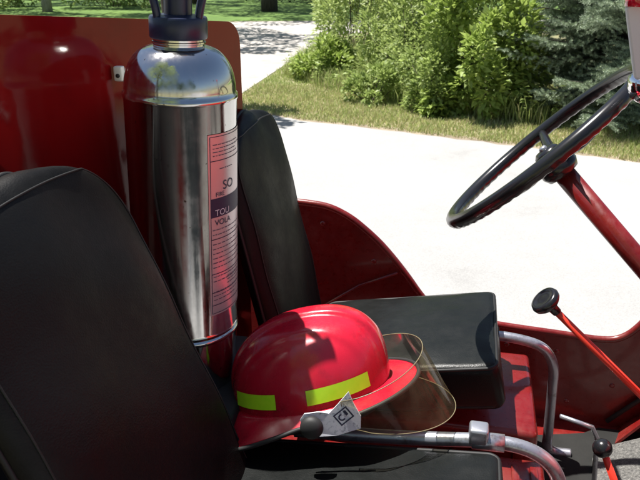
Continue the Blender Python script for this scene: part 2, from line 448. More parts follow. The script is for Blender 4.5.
# roadside trees further back
def tree(name, label, cx, cy, h, cr, tr, m, bk, n=7000, leaf=.17, cat='tree', group='trees beyond the driveway', zc=None):
    root = empty(name, (cx, cy, 0))
    bm = bmesh.new(); lean = random.uniform(-.04, .04)
    tube(bm, smoothpath([(0, 0, -.05), (lean * h * .3, 0, h * .3), (lean * h * .6, .1, h * .6), (lean * h, 0, h * .92)], 4), list(np.linspace(tr * 1.15, tr * .25, 13)), 12)
    for k in range(10):
        a = random.random() * 6.28; z0 = h * random.uniform(.4, .75)
        e = Vector((math.cos(a) * cr * .75, math.sin(a) * cr * .75, z0 + cr * .5))
        tube(bm, [(lean * z0, 0, z0), (e.x * .5, e.y * .5, z0 + cr * .15), e], [tr * .35, tr * .2, .02], 6)
    build('trunk', bm, bk, root)
    P, D, _ = blob_points(n, 0, 0, cr, cr, h * .62, h * .36, 34, .2)
    V, F = leaves(P, D, leaf, .6)
    quads_mesh('crown', V, F, m, root)
    tag(root, label, cat, group)
tree('broadleaf_tree', 'dark thick trunk standing on the lawn above the driveway', -1.6, 23.4, 11, 3.4, .24, M['leaf_mid'], M['bark'])
tree('broadleaf_tree', 'pale slender trunk rising behind the red panel at upper left', -8.6, 23.2, 11, 3.2, .14, M['leaf_mid'], M['bark_pale'])
tree('broadleaf_tree', 'dark trunk seen through the extinguisher handle', -4.6, 27.5, 12, 3.6, .26, M['leaf_mid'], M['bark'])
tree('broadleaf_tree', 'tree left of the driveway whose crown shades the gravel', -3.3, 15.9, 7.5, 2.2, .10, M['leaf_mid'], M['bark'], 3600)
tree('broadleaf_tree', 'young roadside tree left of the road, its shadow touching the road edge', -1.66, 8.15, 4.4, .62, .03, M['leaf_mid'], M['bark'], 1500, .11)
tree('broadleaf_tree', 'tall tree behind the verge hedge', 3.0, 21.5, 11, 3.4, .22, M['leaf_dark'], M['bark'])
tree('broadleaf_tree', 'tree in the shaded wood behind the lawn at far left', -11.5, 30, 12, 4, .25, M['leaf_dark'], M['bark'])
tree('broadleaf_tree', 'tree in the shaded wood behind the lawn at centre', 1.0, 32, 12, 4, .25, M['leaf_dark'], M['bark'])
tree('broadleaf_tree', 'unseen tree added behind the camera to darken the reflection in the polished extinguisher', -2.3, -1.9, 7.0, 2.1, .14, M['leaf_mid'], M['bark'], 5200, .12)  # added out of view to shade the grass that the steel mirrors
for i_, (x_, y_) in enumerate([(-7.5, -13), (-3.6, -16), (.8, -15), (4.6, -17), (9, -14)]):
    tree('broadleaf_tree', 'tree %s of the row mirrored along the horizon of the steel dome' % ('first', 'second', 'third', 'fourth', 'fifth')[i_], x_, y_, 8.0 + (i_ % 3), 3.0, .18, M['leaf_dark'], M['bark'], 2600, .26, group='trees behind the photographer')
UG = 'undergrowth bushes at the wood edge'
for i, (x, y, r_, h_, lab) in enumerate([
    (-10.5, 25.0, 1.6, 1.7, 'sunlit bush left of the pale trunk'), (-7.2, 25.4, 1.5, 1.6, 'bush between the pale trunk and the extinguisher'),
    (-12.8, 24, 1.5, 1.9, 'bush at the far left corner of the picture'), (-1.0, 29, 2.4, 1.6, 'dark bush behind the thick lawn trunk'),
    (1.9, 26.5, 1.8, 2.2, 'dark bush at the lawn edge right of the thick trunk')]):
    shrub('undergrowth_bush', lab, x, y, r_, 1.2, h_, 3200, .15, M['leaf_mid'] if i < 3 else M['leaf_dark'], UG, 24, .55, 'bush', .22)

# verge grass
def inside_road(x, y):
    xs = [q[0] for q in far_edge]; ys = [q[1] for q in far_edge]
    return y < np.interp(x, xs, ys)
def drive_right(y): return np.interp(y, [7.75, 8.8, 10.4, 12.7, 16.1], [-1.0, -1.0, -.73, -.35, .33])
def blades(name, n, x0, x1, y0, y1, hgt, wid, m, cond, label):
    x = rng.uniform(x0, x1, n); y = rng.uniform(y0, y1, n)
    k = cond(x, y); x, y = x[k], y[k]; n = len(x)
    cl = .55 + .45 * np.sin(x * 5.1 + 2 * np.sin(y * 3.3)) * np.sin(y * 4.3 + x)
    h = hgt * rng.uniform(.4, 1.2, n) * (.55 + .6 * np.clip(cl, 0, 1))
    B = np.stack([x, y, np.zeros(n)], 1)
    a = rng.uniform(0, 6.28, n); dv = np.stack([np.cos(a), np.sin(a), np.zeros(n)], 1)
    ln = rng.uniform(.1, .8, n)[:, None]; a2 = rng.uniform(0, 6.28, n)
    bd = np.stack([np.cos(a2), np.sin(a2), np.zeros(n)], 1) * ln
    hz = h[:, None]
    mid = B + bd * hz * .3 + [0, 0, 1] * hz * .6; tip = B + bd * hz * .9 + [0, 0, 1] * hz
    w = dv * wid
    V = np.stack([B + w, B - w, mid - w * .8, mid + w * .8, tip], 1).reshape(-1, 3)
    b = np.arange(n)[:, None] * 5
    F = np.concatenate([b + [0, 1, 2], b + [0, 2, 3], b + [3, 2, 4]])
    o = quads_mesh(name, V, F, m); tag(o, label, 'grass', kind='stuff')
cnd = lambda x, y: (~inside_road(x, y - .06)) & (x > drive_right(y) + .03)
blades('verge_grass', 60000, -1.1, 4.2, 4.6, 9.5, .05, .004, M['straw'], cnd, 'short dry straw-coloured grass on the verge beside the road')
blades('green_verge_grass', 60000, -1.1, 4.2, 4.6, 12, .06, .004, M['blade'], cnd, 'short green grass mixed through the verge beside the road')
cnd2 = lambda x, y: (x > drive_right(y) + .22) & (y > np.interp(x, [-1, 0, 1, 2, 4], [11.2, 9.3, 7.9, 7.1, 6.2]))
blades('tall_grass', 26000, -.8, 2.4, 6.8, 13.5, .28, .005, M['blade'], cnd2, 'tall green grass and weeds on the slope by the driveway')
blades('tall_dry_grass', 12000, -.8, 2.4, 6.8, 13.5, .24, .004, M['straw'], cnd2, 'tall dry grass stalks on the slope by the driveway')
def weeds():
    n = 260
    x = rng.uniform(-.6, 2.4, n); y = rng.uniform(7.0, 12, n); k = cnd2(x, y); x, y = x[k], y[k]
    PP, DD = [], []
    for a, b in zip(x, y):
        h = random.uniform(.12, .42); m_ = int(h * 90)
        t = rng.uniform(.15, 1, m_); an = rng.uniform(0, 6.28, m_)
        PP.append(np.stack([a + rng.normal(0, .02, m_), b + rng.normal(0, .02, m_), h * t], 1)); DD.append(np.stack([np.cos(an), np.sin(an), rng.uniform(.0, .7, m_)], 1))
    V, F = leaves(np.concatenate(PP), np.concatenate(DD), .07, .45)
    o = quads_mesh('broadleaf_weeds', V, F, M['leaf_mid']); tag(o, 'broad-leaved weeds growing through the tall grass', 'weeds', kind='stuff')
weeds()

# ------------------------------------------------------------------ the red jeep  (local X = forward, Y = left / away from the camera, Z up)
YAW = R(-12)
jeep = empty('fire_jeep', (0, 0, 0), (0, 0, YAW))
tag(jeep, 'old red open fire jeep with black vinyl seats, seen from its passenger side', 'jeep')
def side_panel(l, th):
    top = [(-1.7, 1.038), (-1.0, 1.038), (-.6, 1.038), (-.48, 1.038), (-.42, 1.038), (-.36, 1.036), (-.312, 1.029), (-.265, 1.008), (-.224, .978), (-.185, .943), (-.148, .902), (-.113, .858), (-.081, .815), (-.055, .79), (-.01, .770), (.06, .758), (.138, .751), (.25, .745), (.36, .740), (.405, .752), (.44, .790), (.475, .86), (.50, .94), (.53, 1.01), (.57, 1.04), (1.0, 1.04)]
    pts = [Vector((f, l, z)) for f, z in top] + [Vector((1.0, l, .38)), Vector((-1.7, l, .38))]
    bm = bmesh.new(); extrude_outline(bm, pts, Vector((0, th, 0)))
    o = build('body_side', bm, M['red'], jeep); sharp(o, 40)
    bm = bmesh.new(); tube(bm, smoothpath([(f, l + th / 2, z + .002) for f, z in top], 4), .0085, 10)
    build('rolled_edge', bm, M['red'], o)
    return o
bs = side_panel(1.585, .012)
# stiffening crease on the inner face of the far side
bm = bmesh.new(); tube(bm, [(-.36, 1.583, .74), (-.235, 1.583, .83), (-.14, 1.583, .875)], .004, 8); build('crease', bm, M['red'], bs)
side_panel(.36, -.012)
bm = bmesh.new(); box(bm, -1.7, .60, .36, 1.584, .470, .50); build('floor', bm, M['red'], jeep, False)
bm = bmesh.new(); rounded(bm, -1.7, -.325, .36, 1.12, .55, .930, .01); o = build('cargo_bed', bm, M['rubber'], jeep); sharp(o)
bm = bmesh.new(); rounded(bm, -1.6, -.335, .37, .62, .931, .938, .002, 1); build('bed_mat', bm, M['mat'], jeep, False)
# toe board and dashboard, bonnet
bm = bmesh.new(); extrude_outline(bm, [Vector((.601, .36, .47)), Vector((.601, .36, .50)), Vector((.86, .36, .80)), Vector((.86, .36, 1.04)), Vector((.88, .36, 1.04)), Vector((.88, .36, .76))], Vector((0, 1.224, 0)))
o = build('toe_board', bm, M['red'], jeep, False)
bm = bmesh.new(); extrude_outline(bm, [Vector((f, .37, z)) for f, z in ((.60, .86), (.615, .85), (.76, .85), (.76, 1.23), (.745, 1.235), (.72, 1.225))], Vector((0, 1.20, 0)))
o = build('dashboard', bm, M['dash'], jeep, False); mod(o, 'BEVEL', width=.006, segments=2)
bm = bmesh.new(); rounded(bm, .762, 1.8, .46, 1.5, .95, 1.21, .06); o = build('bonnet', bm, M['red'], jeep); sharp(o)
# inner kick brace: the red flange standing on the floor
bm = bmesh.new(); extrude_outline(bm, [Vector((.40, 1.50, .501)), Vector((.43, 1.583, .501)), Vector((.62, 1.583, .70)), Vector((.60, 1.56, .70))], Vector((.008, 0, 0)))
build('kick_brace', bm, M['red'], jeep, False)
bm = bmesh.new(); tube(bm, [(.40, 1.575, .52), (.56, 1.575, .70), (.66, 1.575, .86)], .006, 8); build('wiring_pipe', bm, M['rubber'], jeep)
# far seat box and centre tunnel
bm = bmesh.new(); rounded(bm, -.29, .185, 1.19, 1.50, .502, .735, .012, 3)
for k in range(4): box(bm, .02 + k * .04, .024 + k * .04, 1.1865, 1.192, .52, .72)
o = build('seat_box', bm, M['red'], jeep); sharp(o)
bm = bmesh.new(); rounded(bm, -.29, .195, .60, 1.16, .502, .70, .012, 3)
for k in range(5): rounded(bm, .03 + k * .034, .045 + k * .034, .64, 1.13, .695, .7055, .003, 2)
o = build('tunnel_cover', bm, M['red'], jeep); sharp(o)
bm = bmesh.new()
pts = [(.20, .38), (.20, 1.49)] + [(.34, 1.53), (.38, 1.56), (.598, 1.56), (.598, .38)]
extrude_outline(bm, [Vector((x, y, .5015)) for x, y in pts], Vector((0, 0, .008))); o = build('floor_mat', bm, M['darkmat'], jeep, False)
M['mat_light'] = M['mat']
bm = bmesh.new()
pts = [(.335, .40), (.335, 1.30), (.345, 1.42), (.38, 1.47), (.45, 1.49), (.72, 1.49), (.72, .40)]
extrude_outline(bm, [Vector((x, y, .5105 + max(0, x - .59) * 1.15)) for x, y in pts], Vector((0, 0, .012))); o = build('gearbox_mat', bm, M['mat'], jeep, False)

for f_, z_ in ((-.33, .99), (-.20, .90), (.02, .715), (.14, .705), (.26, .70), (.36, .705), (.30, .56), (.40, .62)):
    bm = bmesh.new(); lathe(bm, [(0, .003), (.0035, .0028), (.006, .0015), (.0065, 0)], 14, Matrix.Translation((f_, 1.5848, z_)) @ Matrix.Rotation(R(90), 4, 'X'))
    build('rivet', bm, M['red'], bs)
# seats
def piping_loop(x0, x1, y0, y1, r, z):
    pts = []
    for cx, cy, a0 in ((x1 - r, y1 - r, 0), (x0 + r, y1 - r, 90), (x0 + r, y0 + r, 180), (x1 - r, y0 + r, 270)):
        for k in range(6):
            a = R(a0 + 90 * k / 5); pts.append((cx + r * math.cos(a), cy + r * math.sin(a), z))
    return pts
def dent(bm, zt, amp, x0, x1, y0, y1):
    for v in bm.verts:
        if v.co.z > zt - .012:
            u = (v.co.x - x0) / (x1 - x0); w = (v.co.y - y0) / (y1 - y0)
            v.co.z += amp * math.sin(math.pi * min(max(u, 0), 1)) * math.sin(math.pi * min(max(w, 0), 1))
def cushion(parent, f0, f1, l0, l1, thick, tilt, zf, mt):
    """front top edge at height zf, tilting down to the rear by tilt"""
    L = f1 - f0; W_ = l1 - l0
    bm = bmesh.new(); box(bm, -L, 0, 0, W_, -thick, 0)
    bmesh.ops.bevel(bm, geom=bm.edges[:], offset=.018, segments=4, profile=.5, affect='EDGES')
    bmesh.ops.subdivide_edges(bm, edges=[e for e in bm.edges if e.calc_length() > .08], cuts=12, use_grid_fill=True)
    dent(bm, 0, .012, -L, 0, 0, W_)
    for v in bm.verts:
        v.co.z += .0015 * math.sin(v.co.x * 47 + v.co.y * 31) + .001 * math.sin(v.co.y * 83 - v.co.x * 22)
        if v.co.z < -.02: v.co.x += .006 * math.sin(v.co.z * 60 + v.co.y * 12)
    mtx = Matrix.Translation((f1, l0, zf)) @ Matrix.Rotation(-R(tilt), 4, 'Y')
    mtx = Matrix.Translation((f1, l0, zf)) @ Matrix.Rotation(R(-tilt), 4, 'Y')
    bmesh.ops.transform(bm, matrix=mtx, verts=bm.verts)
    o = build('cushion', bm, mt, parent)
    b2 = bmesh.new()
    tube(b2, [mtx @ Vector(p) for p in piping_loop(-L + .004, -.004, .004, W_ - .004, .018, -.006)], .0036, 8, True)
    tube(b2, [mtx @ Vector(p) for p in piping_loop(-L + .003, -.003, .003, W_ - .003, .018, -thick + .012)], .0032, 8, True)
    p = build('piping', b2, M['piping'], parent)
    return o
def backrest(parent, base_f, base_z, top_f, top_z, l0, l1, thick, mt, r=.10, skew=0):
    """rounded upright pad as a pillow of two grids; front face plane from base to top"""
    H = math.dist((base_f, base_z), (top_f, top_z)); W_ = l1 - l0
    ang = math.atan2(base_f - top_f, top_z - base_z)
    mtx = Matrix.Translation((base_f, l0, base_z)) @ Matrix.Rotation(-ang, 4, 'Y')
    nu, nw = 36, 44
    def half(z):
        k = min(1, max(0, (z - (H - r)) / r)); return 1 - (1 - math.sqrt(max(0, 1 - k * k))) * (r * 1.25 / (W_ / 2)) if k < 1 else 1 - r * 1.25 / (W_ / 2)
    def P(u, w, side):
        z = H * math.sin(w * math.pi / 2) ** 1.0 if False else H * (1 - (1 - w) ** 1.6)
        z = max(z, 0)
        q = math.sin(u * math.pi / 2)
        hw = half(z) * W_ / 2
        zc = z - .010 * q * q * w
        ed = max(0, 1 - abs(q) ** 9) ** .5 * max(0, 1 - abs(2 * z / H - 1) ** 22) ** .5
        x = side * thick / 2 * ed - thick / 2
        if side > 0: x += .014 * (1 - q * q) * math.sin(math.pi * z / H) + .0022 * math.sin(z * 31 + q * 3.1) * ed + .0016 * math.sin(z * 13 - q * 7) * ed
        x += .006
        return Vector((x, W_ / 2 + q * hw, zc))
    bm = bmesh.new()
    G = {}
    for side in (1, -1):
        for i in range(nu + 1):
            for j in range(nw + 1):
                G[side, i, j] = bm.verts.new(P(-1 + 2 * i / nu, j / nw, side))
        for i in range(nu):
            for j in range(nw):
                f = [G[side, i, j], G[side, i + 1, j], G[side, i + 1, j + 1], G[side, i, j + 1]]
                bm.faces.new(f if side > 0 else f[::-1])
    bmesh.ops.remove_doubles(bm, verts=bm.verts, dist=.0004)
    bmesh.ops.transform(bm, matrix=mtx, verts=bm.verts)
    o = build('backrest', bm, mt, parent)
    b2 = bmesh.new()
    loop = [mtx @ P(-1, j / nw, 0) for j in range(nw + 1)] + [mtx @ P(-1 + 2 * i / nu, 1, 0) for i in range(1, nu)] + [mtx @ P(1, j / nw, 0) for j in range(nw, -1, -1)]
    tube(b2, loop, .0036, 8)
    build('backrest_piping', b2, M['piping'], parent)
    b3 = bmesh.new(); e = Vector((.0008, 0, 0))
    loop = [mtx @ (P(-.72, .02 + .84 * j / nw, 1) + e) for j in range(nw + 1)] + [mtx @ (P(-.72 + 1.44 * i / nu, .86, 1) + e) for i in range(1, nu)] + [mtx @ (P(.72, .02 + .84 * j / nw, 1) + e) for j in range(nw, -1, -1)]
    tube(b3, loop, .0014, 6); build('stitched_seam', b3, M['piping'], parent)
    return o
def seat_tube(name, pts, r, m=None): 
    bm = bmesh.new(); tube(bm, smoothpath(pts, 8), r, 16)
    return build(name, bm, m or M['tube'], jeep)
fs = seat_tube('seat', [(-.25, 1.44, .80), (.05, 1.44, .80), (.12, 1.44, .806), (.20, 1.44, .79), (.232, 1.44, .745), (.238, 1.44, .68), (.243, 1.44, .56), (.245, 1.44, .525), (.262, 1.44, .511), (.30, 1.44, .511)], .0115)
tag(fs, "driver's seat")
cushion(fs, -.30, .092, 1.150, 1.480, .10, 10, .902, M['seatvinyl'])
backrest(fs, -.305, .79, -.422, 1.318, 1.165, 1.495, .055, M['vinyl'], .10)
ns = seat_tube('seat', [(-.24, .93, .872), (-.10, .93, .882), (-.02, .93, .890), (.058, .93, .899), (.115, .93, .898), (.155, .93, .882), (.18, .93, .85), (.190, .93, .80), (.193, .93, .705)], .0115)
tag(ns, "passenger's seat nearest the camera")
cushion(ns, -.34, .090, .40, .905, .10, 5, .905, M['seatvinyl'])
backrest(ns, -.280, .83, -.492, 1.378, .485, .862, .06, M['vinyl'], .13, 0)
# clamp block on the near bar
bm = bmesh.new(); rounded(bm, .040, .070, .916, .946, .897, .926, .005, 3); o = build('seat_clamp', bm, M['tube'], ns); sharp(o)
bm = bmesh.new(); tube(bm, [(.046, .93, .8985), (.095, .93, .8995)], .0142, 16); build('clamp_sleeve', bm, M['tube'], ns)

# steering wheel
def steering():
    hub = Vector((.136, 1.30, 1.279)); n = Vector((-.70, .12, .714)).normalized()      # towards the driver
    u = Vector((.714, 0, .70)); w = n.cross(u).normalized(); u = w.cross(n).normalized()
    P = lambda a, r, h=0: hub + u * (r * math.cos(a)) + w * (r * math.sin(a)) + n * h
    rad = .205
    bm = bmesh.new(); ring = []
    seg = 160
    N = 14; rings = []
    for i in range(seg):
        a = 2 * math.pi * i / seg
        rr = .0138
        c = P(a, rad, .0)
        er = (P(a, 1) - hub).normalized()
        vs = []
        for k in range(N):
            b = 2 * math.pi * k / N
            q = rr
            if math.cos(b) < .2: q = rr * (1 - .13 * (0.5 + .5 * math.cos(a * 60)))    # finger grips underneath
            vs.append(bm.verts.new(c + er * q * math.sin(b) + n * q * math.cos(b)))
        rings.append(vs)
    for i in range(seg):
        A, B = rings[i], rings[(i + 1) % seg]
        for k in range(N): bm.faces.new((A[k], A[(k + 1) % N], B[(k + 1) % N], B[k]))
    sw = build('steering_wheel', bm, M['black'], jeep)
    for a0 in (90, 210, 330):
        a = R(a0); bm = bmesh.new()
        tube(bm, smoothpath([P(a, .02, -.028), P(a, .07, -.03), P(a, .14, -.014), P(a, .2, -.002)], 5), [.0125 - .004 * t / 15 for t in range(16)], 10)
        build('spoke', bm, M['black'], sw)
    bm = bmesh.new(); mt = Matrix.Translation(hub) @ n.to_track_quat('Z', 'Y').to_matrix().to_4x4()
    lathe(bm, [(0, -.005), (.018, -.006), (.024, -.012), (.026, -.03), (.034, -.036), (.036, -.05), (.030, -.062), (0, -.062)], 32, mt)
    build('hub', bm, M['black'], sw)
    bm = bmesh.new(); lathe(bm, [(0, .001), (.006, .001), (.008, -.002), (.008, -.006)], 6, mt); build('hub_nut', bm, M['tube'], sw)
    bm = bmesh.new(); e = hub - n * .66
    tube(bm, [hub - n * .055, e], .0195, 24); build('steering_column', bm, M['red'], sw)
steering()

# levers
def lever(kname, top, bot, r, head, ax=None, parent=jeep):
    top, bot = Vector(top), Vector(bot)
    bm = bmesh.new(); tube(bm, [top, bot], [r, r * 1.1], 14)
    o = build(kname, bm, M['lever'], parent)
    d = (top - bot).normalized()
    bm = bmesh.new(); mt = Matrix.Translation(top) @ d.to_track_quat('Z', 'Y').to_matrix().to_4x4()
    lathe(bm, head, 40, mt); build('knob', bm, M['black'], o)
mush = [(0, -.020), (.0075, -.020), (.0085, -.006), (.010, -.002), (.019, 0), (.0235, .005), (.0245, .010), (.0225, .015), (.0175, .0165), (.015, .0145), (.007, .0150), (0, .0155)]
lever('gear_lever', (.150, 1.05, 1.087), (.50, 1.12, .74), .0058, mush)
ball = [(0, -.006)] + [(.0172 * math.sin(R(a)), .0105 - .0172 * math.cos(R(a))) for a in range(20, 180, 10)] + [(0, .0277)]
lever('transfer_lever', (.285, 1.10, .779), (.40, 1.10, .52), .0065, ball)
bm = bmesh.new(); tube(bm, [(.238, 1.30, .708), (.305, 1.30, .690), (.318, 1.30, .665), (.33, 1.30, .52)], .0052, 10); build('handbrake_handle', bm, M['tube'], jeep)

# windscreen post, marker lamp and mirror at the right border
ws = bmesh.new()
extrude_outline(ws, [Vector((.205, 1.10, 1.535)), Vector((.232, 1.10, 1.548)), Vector((.275, 1.10, 1.43)), Vector((.232, 1.10, 1.437))], Vector((0, .012, 0)))
wo_ = build('windscreen_bracket', ws, mat('pale_grey_paint', (.62, .62, .66), .4), jeep, False)
mod(wo_, 'BEVEL', width=.003, segments=2)
bm = bmesh.new(); lathe(bm, [(0, 0), (.02, 0), (.02, .012), (.016, .02), (.008, .025), (0, .026)], 24, Matrix.Translation((.224, 1.108, 1.536))); build('marker_lamp', bm, M['lens'], wo_)
bm = bmesh.new(); lathe(bm, [(0, -.02), (.012, -.018), (.022, -.008), (.030, .006), (.027, .014), (0, .019)], 28, Matrix.Translation((.252, 1.12, 1.418)) @ Matrix.Rotation(R(25), 4, 'Y')); build('mirror_mount', bm, M['chrome'], wo_)
bm = bmesh.new(); tube(bm, [(.26, 1.12, 1.42), (.42, 1.14, 1.30), (.70, 1.15, 1.20)], .012, 12); build('windscreen_frame', bm, M['red'], wo_)

# red panel behind the extinguisher (jeep frame coordinates through world points)
def w2l(x, y): 
    c, s = math.cos(-YAW), math.sin(-YAW); return (x * c - y * s, x * s + y * c)
def bulkhead():
    u = Vector((.456, .89)).normalized(); p0 = Vector((-.314, 1.108))
    def pt(t, z): 
        q = p0 + u * t; a = w2l(q.x, q.y); return Vector((a[0], a[1], z))
    bm = bmesh.new()
    t1 = .345; r = .045
    zt = lambda t: 1.488 + (t1 - t) * .085
    out = [pt(-.75, .60), pt(-.75, zt(-.75))]
    for k in range(9):
        a = R(90 - 90 * k / 8); out.append(pt(t1 - r + r * math.cos(a), zt(t1) - r + r * math.sin(a)))
    out.append(pt(t1, .60))
    nrm = Vector((-.89, .456)).normalized(); nn = w2l(nrm.x, nrm.y)
    extrude_outline(bm, out, Vector((nn[0], nn[1], 0)) * .035)
    bmesh.ops.bevel(bm, geom=[e for e in bm.edges if len(e.link_faces) == 2 and e.calc_face_angle(0) > 1.2], offset=.005, segments=3, profile=.5, affect='EDGES')
    o = build('bulkhead_panel', bm, M['panel'], jeep); sharp(o, 30)
    # small bolted bracket between panel and extinguisher
    a = w2l(-.300, 1.075)
    b2 = bmesh.new(); b2.free()
    return o
bk = bulkhead()

# ------------------------------------------------------------------ the extinguisher
def extinguisher():
    f, l = w2l(-.2, 1.05)
    rt = empty('fire_extinguisher', (-.229, 1.05, .918), (0, R(2.6), YAW))
    tag(rt, 'polished stainless steel water extinguisher standing between the two black seats', 'fire extinguisher')
    r = .083
    prof = [(0, .004), (.070, .0), (.074, .003), (r - .004, .006), (r - .001, .012), (r - .001, .105), (r + .0016, .107), (r + .0022, .110), (r + .0016, .113), (r - .0008, .115), (r - .0008, .118), (r + .0012, .121), (r, .124), (r, .490), (r + .0014, .492), (r + .0018, .495), (r + .0012, .498), (r - .001, .500)]
    for k in range(1, 15):
        a = R(90 * k / 15 * .93); prof.append((.0365 + (r - .0375) * math.cos(a) ** .92, .500 + .064 * math.sin(a)))
    prof += [(.037, .5655), (.037, .568), (.0385, .569), (.0385, .571), (.037, .572), (.037, .577), (0, .577)]
    bm = bmesh.new(); lathe(bm, prof, 128); o = build('cylinder', bm, M['steel'], rt); sharp(o, 50)
    bm = bmesh.new(); lathe(bm, [(0, .575), (.040, .575), (.0415, .577), (.0415, .602), (.040, .605), (.036, .606), (.020, .608), (.020, .65), (0, .65)], 64); c = build('valve_collar', bm, M['navy'], rt); sharp(c, 40)
    # flared legs of the carrying handle, squeeze lever and valve body
    a_cam = R(-67)
    side = Vector((math.cos(a_cam + R(90)), math.sin(a_cam + R(90)), 0)); fw = Vector((math.cos(a_cam), math.sin(a_cam), 0))
    h = bmesh.new()
    for s in (-1, 1):
        for q in (-1, 1):
            tube(h, smoothpath([side * s * .028 + fw * q * .020 + Vector((0, 0, .597)), side * s * .033 + fw * q * .022 + Vector((0, 0, .625)), side * s * .045 + fw * q * .014 + Vector((0, 0, .665)), side * s * .052 + Vector((0, 0, .70))], 4), .0052, 10)
    tube(h, [side * -.06 + Vector((0, 0, .70)), side * .06 + Vector((0, 0, .70))], .011, 12)
    build('carry_handle', h, M['navy'], rt)
    h = bmesh.new(); lathe(h, [(0, .64), (.013, .64), (.013, .69), (0, .69)], 24); build('valve_stem', h, mat('brass_grey', (.35, .30, .28), .35, .9), rt)
    h = bmesh.new(); lathe(h, [(0, 0), (.014, 0), (.014, .012), (0, .012)], 24, Matrix.Translation(side * .012 + fw * .02 + Vector((0, 0, .655))) @ fw.to_track_quat('Z', 'Y').to_matrix().to_4x4()); build('pressure_gauge', h, M['white'], rt)
    # label wrapped round the right side of the cylinder
    A0, A1, Z0, Z1 = R(-42), R(24), .158, .450
    def wrap(a, z, off): return ((r + off) * math.cos(a), (r + off) * math.sin(a), z)
    lab = bmesh.new(); nx = 30
    g0 = [lab.verts.new(wrap(A0 + (A1 - A0) * i / nx, Z0, .0007)) for i in range(nx + 1)]
    g1 = [lab.verts.new(wrap(A0 + (A1 - A0) * i / nx, Z1, .0007)) for i in range(nx + 1)]
    for i in range(nx): lab.faces.new((g0[i], g0[i + 1], g1[i + 1], g1[i]))
    lb = build('label', lab, M['foil'], rt)
    def patch(bm, s0, s1, z0, z1, off=.0011):
        n = max(2, int(abs(s1 - s0) / .003)); b0 = [bm.verts.new(wrap(A0 + (s0 + (s1 - s0) * i / n) / r, z0, off)) for i in range(n + 1)]
        b1 = [bm.verts.new(wrap(A0 + (s0 + (s1 - s0) * i / n) / r, z1, off)) for i in range(n + 1)]
        for i in range(n): bm.faces.new((b0[i], b0[i + 1], b1[i + 1], b1[i]))
    Wd = (A1 - A0) * r
    ink = bmesh.new()
    e = .003; t = .0009
    patch(ink, e, Wd - e, Z1 - e - t, Z1 - e); patch(ink, e, Wd - e, Z0 + e, Z0 + e + t)
    patch(ink, e, e + t, Z0 + e, Z1 - e); patch(ink, Wd - e - t, Wd - e, Z0 + e, Z1 - e)
    for z in (.410, .287, .229, .197, .175): patch(ink, e, Wd - e, z, z + .0012)
    patch(ink, e, Wd - e, .323, .353, .0010)                      # navy block
    build('label_print', ink, M['ink'], lb)
    ink = bmesh.new()
    def words(z, a, b, h=.0016):
        x = a
        while x < b:
            w = random.uniform(.003, .010); patch(ink, x, min(x + w, b), z, z + h * random.uniform(.7, 1)); x += w + .0016
    for k in range(12):
        z = .302 - k * .0078
        if .280 < z < .292 or .224 < z < .232: continue
        words(z, .006, .006 + random.uniform(.06, .082))
    for k in range(3): words(.218 - k * .006, .035, .075)
    for k in range(4):
        words(.434 - k * .0055, .008, .008 + random.uniform(.05, .078))
    words(.397, .02, .05)
    for k in range(3): words(.208 - k * .007 - .010, .006, .006 + random.uniform(.05, .075))
    build('fine_print', ink, M['inkfaint'], lb)
    def text(s, size, s0, z, m, off=.0014):
        cu = bpy.data.curves.new('txt', 'FONT'); cu.body = s; cu.size = size
        to = bpy.data.objects.new('txt', cu); C.objects.link(to)
        dg = bpy.context.evaluated_depsgraph_get(); me = bpy.data.meshes.new_from_object(to.evaluated_get(dg))
        bpy.data.objects.remove(to)
        for v in me.vertices:
            x, y = v.co.x, v.co.y; v.co = wrap(A0 + (s0 + x) / r, z + y, off)
        link('lettering', me, m, lb, False)
    text('SO', .020, .026, .3645, M['ink']); text('FIRE', .0095, .012, .3555, M['ink'])
    text('TOU', .014, .010, .3255, mat('label_white', (.7, .66, .7), .5), .0016)
    text('VOLA', .013, .010, .310, M['ink'])
    return rt
extinguisher()
# bracket clip on the panel
clipm = mat('dull_zinc', (.75, .75, .72), .5, .1)
f_, l_ = w2l(-.308, 1.092)
bm = bmesh.new(); rounded(bm, f_ - .007, f_ + .008, l_ - .007, l_ + .005, 1.423, 1.446, .003, 3)
cl = build('panel_clip', bm, clipm, bk)
bm = bmesh.new(); lathe(bm, [(0, 0), (.0032, 0), (.0032, .002), (0, .002)], 16, Matrix.Translation((f_ + .001, l_ - .0065, 1.432)) @ Matrix.Rotation(R(90), 4, 'X')); build('bolt', bm, M['rubber'], cl)

